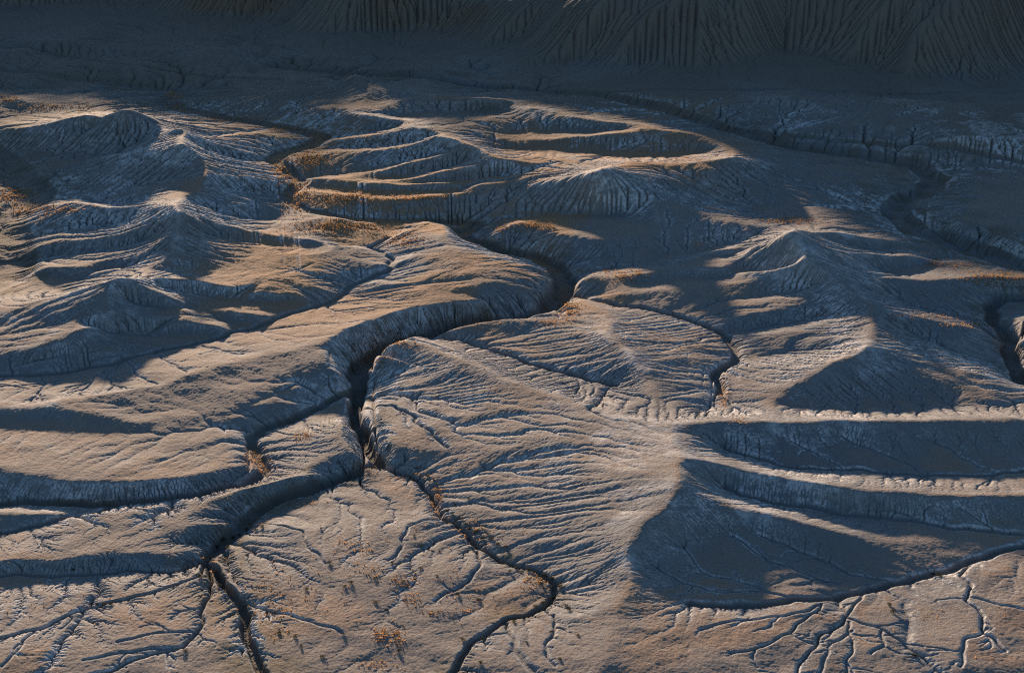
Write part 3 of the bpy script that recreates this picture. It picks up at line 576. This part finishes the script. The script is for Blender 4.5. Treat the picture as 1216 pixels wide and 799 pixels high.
def bush_mesh(seed, n):
    r = random.Random(seed); v, f = [], []; lobes = [(r.uniform(-.3, .3), r.uniform(-.3, .3), r.uniform(.15, .35), r.uniform(.25, .42)) for _ in range(5)]
    for k in range(n):
        cx, cy, cz, rr = r.choice(lobes); a = r.uniform(0, 6.283); u = r.uniform(-.3, 1); q = math.sqrt(1-u*u)*rr*r.uniform(.6, 1.08)
        p = Vector((cx+math.cos(a)*q, cy+math.sin(a)*q, max(.02, cz+u*rr*.8))); s = r.uniform(.035, .07)
        d = Vector((r.uniform(-1, 1), r.uniform(-1, 1), r.uniform(-.2, 1))).normalized(); e = d.cross(Vector((r.uniform(-1, 1), r.uniform(-1, 1), r.uniform(-1, 1)))).normalized()
        i = len(v); v.extend([p-e*s*.5, p+d*s, p+e*s*.5, p-d*s]); f.append((i, i+1, i+2, i+3))
    m = bpy.data.meshes.new('foliage'); m.from_pydata([tuple(q) for q in v], [], f); m.materials.append(M_BUSH); return m
def stem_mesh(seed):
    r = random.Random(seed); bm = bmesh.new()
    for k in range(6):
        a = k*1.05+r.uniform(-.2, .2); t = Vector((math.cos(a)*.28, math.sin(a)*.28, .38)); b0 = Vector((math.cos(a)*.03, math.sin(a)*.03, -.08)); n_ = (t-b0).normalized(); e = n_.orthogonal().normalized(); g = n_.cross(e)
        lo = [bm.verts.new(b0+(e*math.cos(c)+g*math.sin(c))*.022) for c in (0, 1.57, 3.14, 4.71)]; hi = [bm.verts.new(t+(e*math.cos(c)+g*math.sin(c))*.007) for c in (0, 1.57, 3.14, 4.71)]
        for c in range(4): bm.faces.new((lo[c], lo[(c+1) % 4], hi[(c+1) % 4], hi[c]))
    m = bpy.data.meshes.new('stem'); bm.to_mesh(m); bm.free(); m.materials.append(M_STEM); return m
BUSH = [bush_mesh(40+i, 420) for i in range(5)]; STEM = [stem_mesh(7+i) for i in range(3)]
ORD = ['leftmost', 'second', 'third', 'fourth', 'fifth', 'sixth', 'seventh', 'eighth', 'ninth', 'tenth', 'eleventh', 'twelfth']
SITES = [
 ('on the mound above the fork of the main gully', 'mound', [(258,651),(265,646),(271,652),(278,641),(285,636),(294,630),(303,629),(311,627)], 1.2),
 ('in the row along the thin gully at lower left', 'thin gully row', [(108,719),(115,719),(124,719),(133,718)], 1.0),
 ('around the gully junction at lower left', 'gully junction', [(88,682),(220,774),(239,686),(260,697)], .9),
 ('on the flat right of the lower left gully', 'lower left flat', [(324,729),(333,752),(351,757),(358,767),(364,701),(381,629),(384,781)], .9),
 ('along the small crack left of the bottom flat', 'small crack', [(391,669),(408,754),(410,698),(417,693)], .9),
 ('on the flat enclosed by the curved gully', 'curved gully flat', [(445,688),(447,715),(460,725),(466,670),(474,774),(479,690),(483,698),(492,637),(499,675),(501,648),(519,685),(522,655)], .9),
 ('where the gully turns south under the ridge', 'gully turn', [(495,556),(508,566),(515,572),(522,606),(531,608),(538,612),(541,601),(557,593)], .9),
 ('on the steep bank of the curved gully', 'steep bank', [(553,624),(558,630),(563,635),(568,631),(573,640),(579,636),(585,641),(591,646),(601,653)], 1.15),
 ('in the loop of the gully at lower centre', 'gully loop', [(606,679),(613,676),(620,681),(627,677),(634,682),(640,686),(643,695),(648,688),(655,692)], 1.05),
 ('around the right bend of the curved gully', 'right bend', [(636,723),(645,720),(658,711),(662,704),(665,698),(671,721),(676,724)], 1.05),
 ('on the flat below the curved gully', 'lower centre flat', [(543,707),(549,760),(568,714),(571,788),(574,760),(611,740),(626,763),(654,752),(665,783),(686,755)], .9),
 ('beside the branching gullies at lower right', 'branching gullies', [(1057,719),(1061,729),(1087,779),(1108,682),(1116,684)], 1.0),
]
for (site, grp, pts, sc) in SITES:
    pts = sorted(pts)
    for k, (px, py) in enumerate(pts):
        q = drop(px, py)
        if not q: continue
        o = bpy.data.objects.new('shrub', None); C.collection.objects.link(o); s = sc*random.uniform(.5, .85)
        o.location = (q[0], q[1], ground_z(*q)-.03); o.rotation_euler = (0, 0, random.uniform(0, 6.28)); o.scale = (s, s, s*random.uniform(.75, 1))
        o['category'] = 'shrub'; o['group'] = 'low dark shrubs dotting the flats and gully banks'
        o['label'] = ('leftmost' if k == 0 else 'rightmost' if k == len(pts)-1 else ORD[k]+' from left')+' low dark shrub '+site
        for nm, msh in (('foliage', BUSH[random.randrange(5)]), ('stem', STEM[random.randrange(3)])):
            c = bpy.data.objects.new(nm, msh); C.collection.objects.link(c); c.parent = o
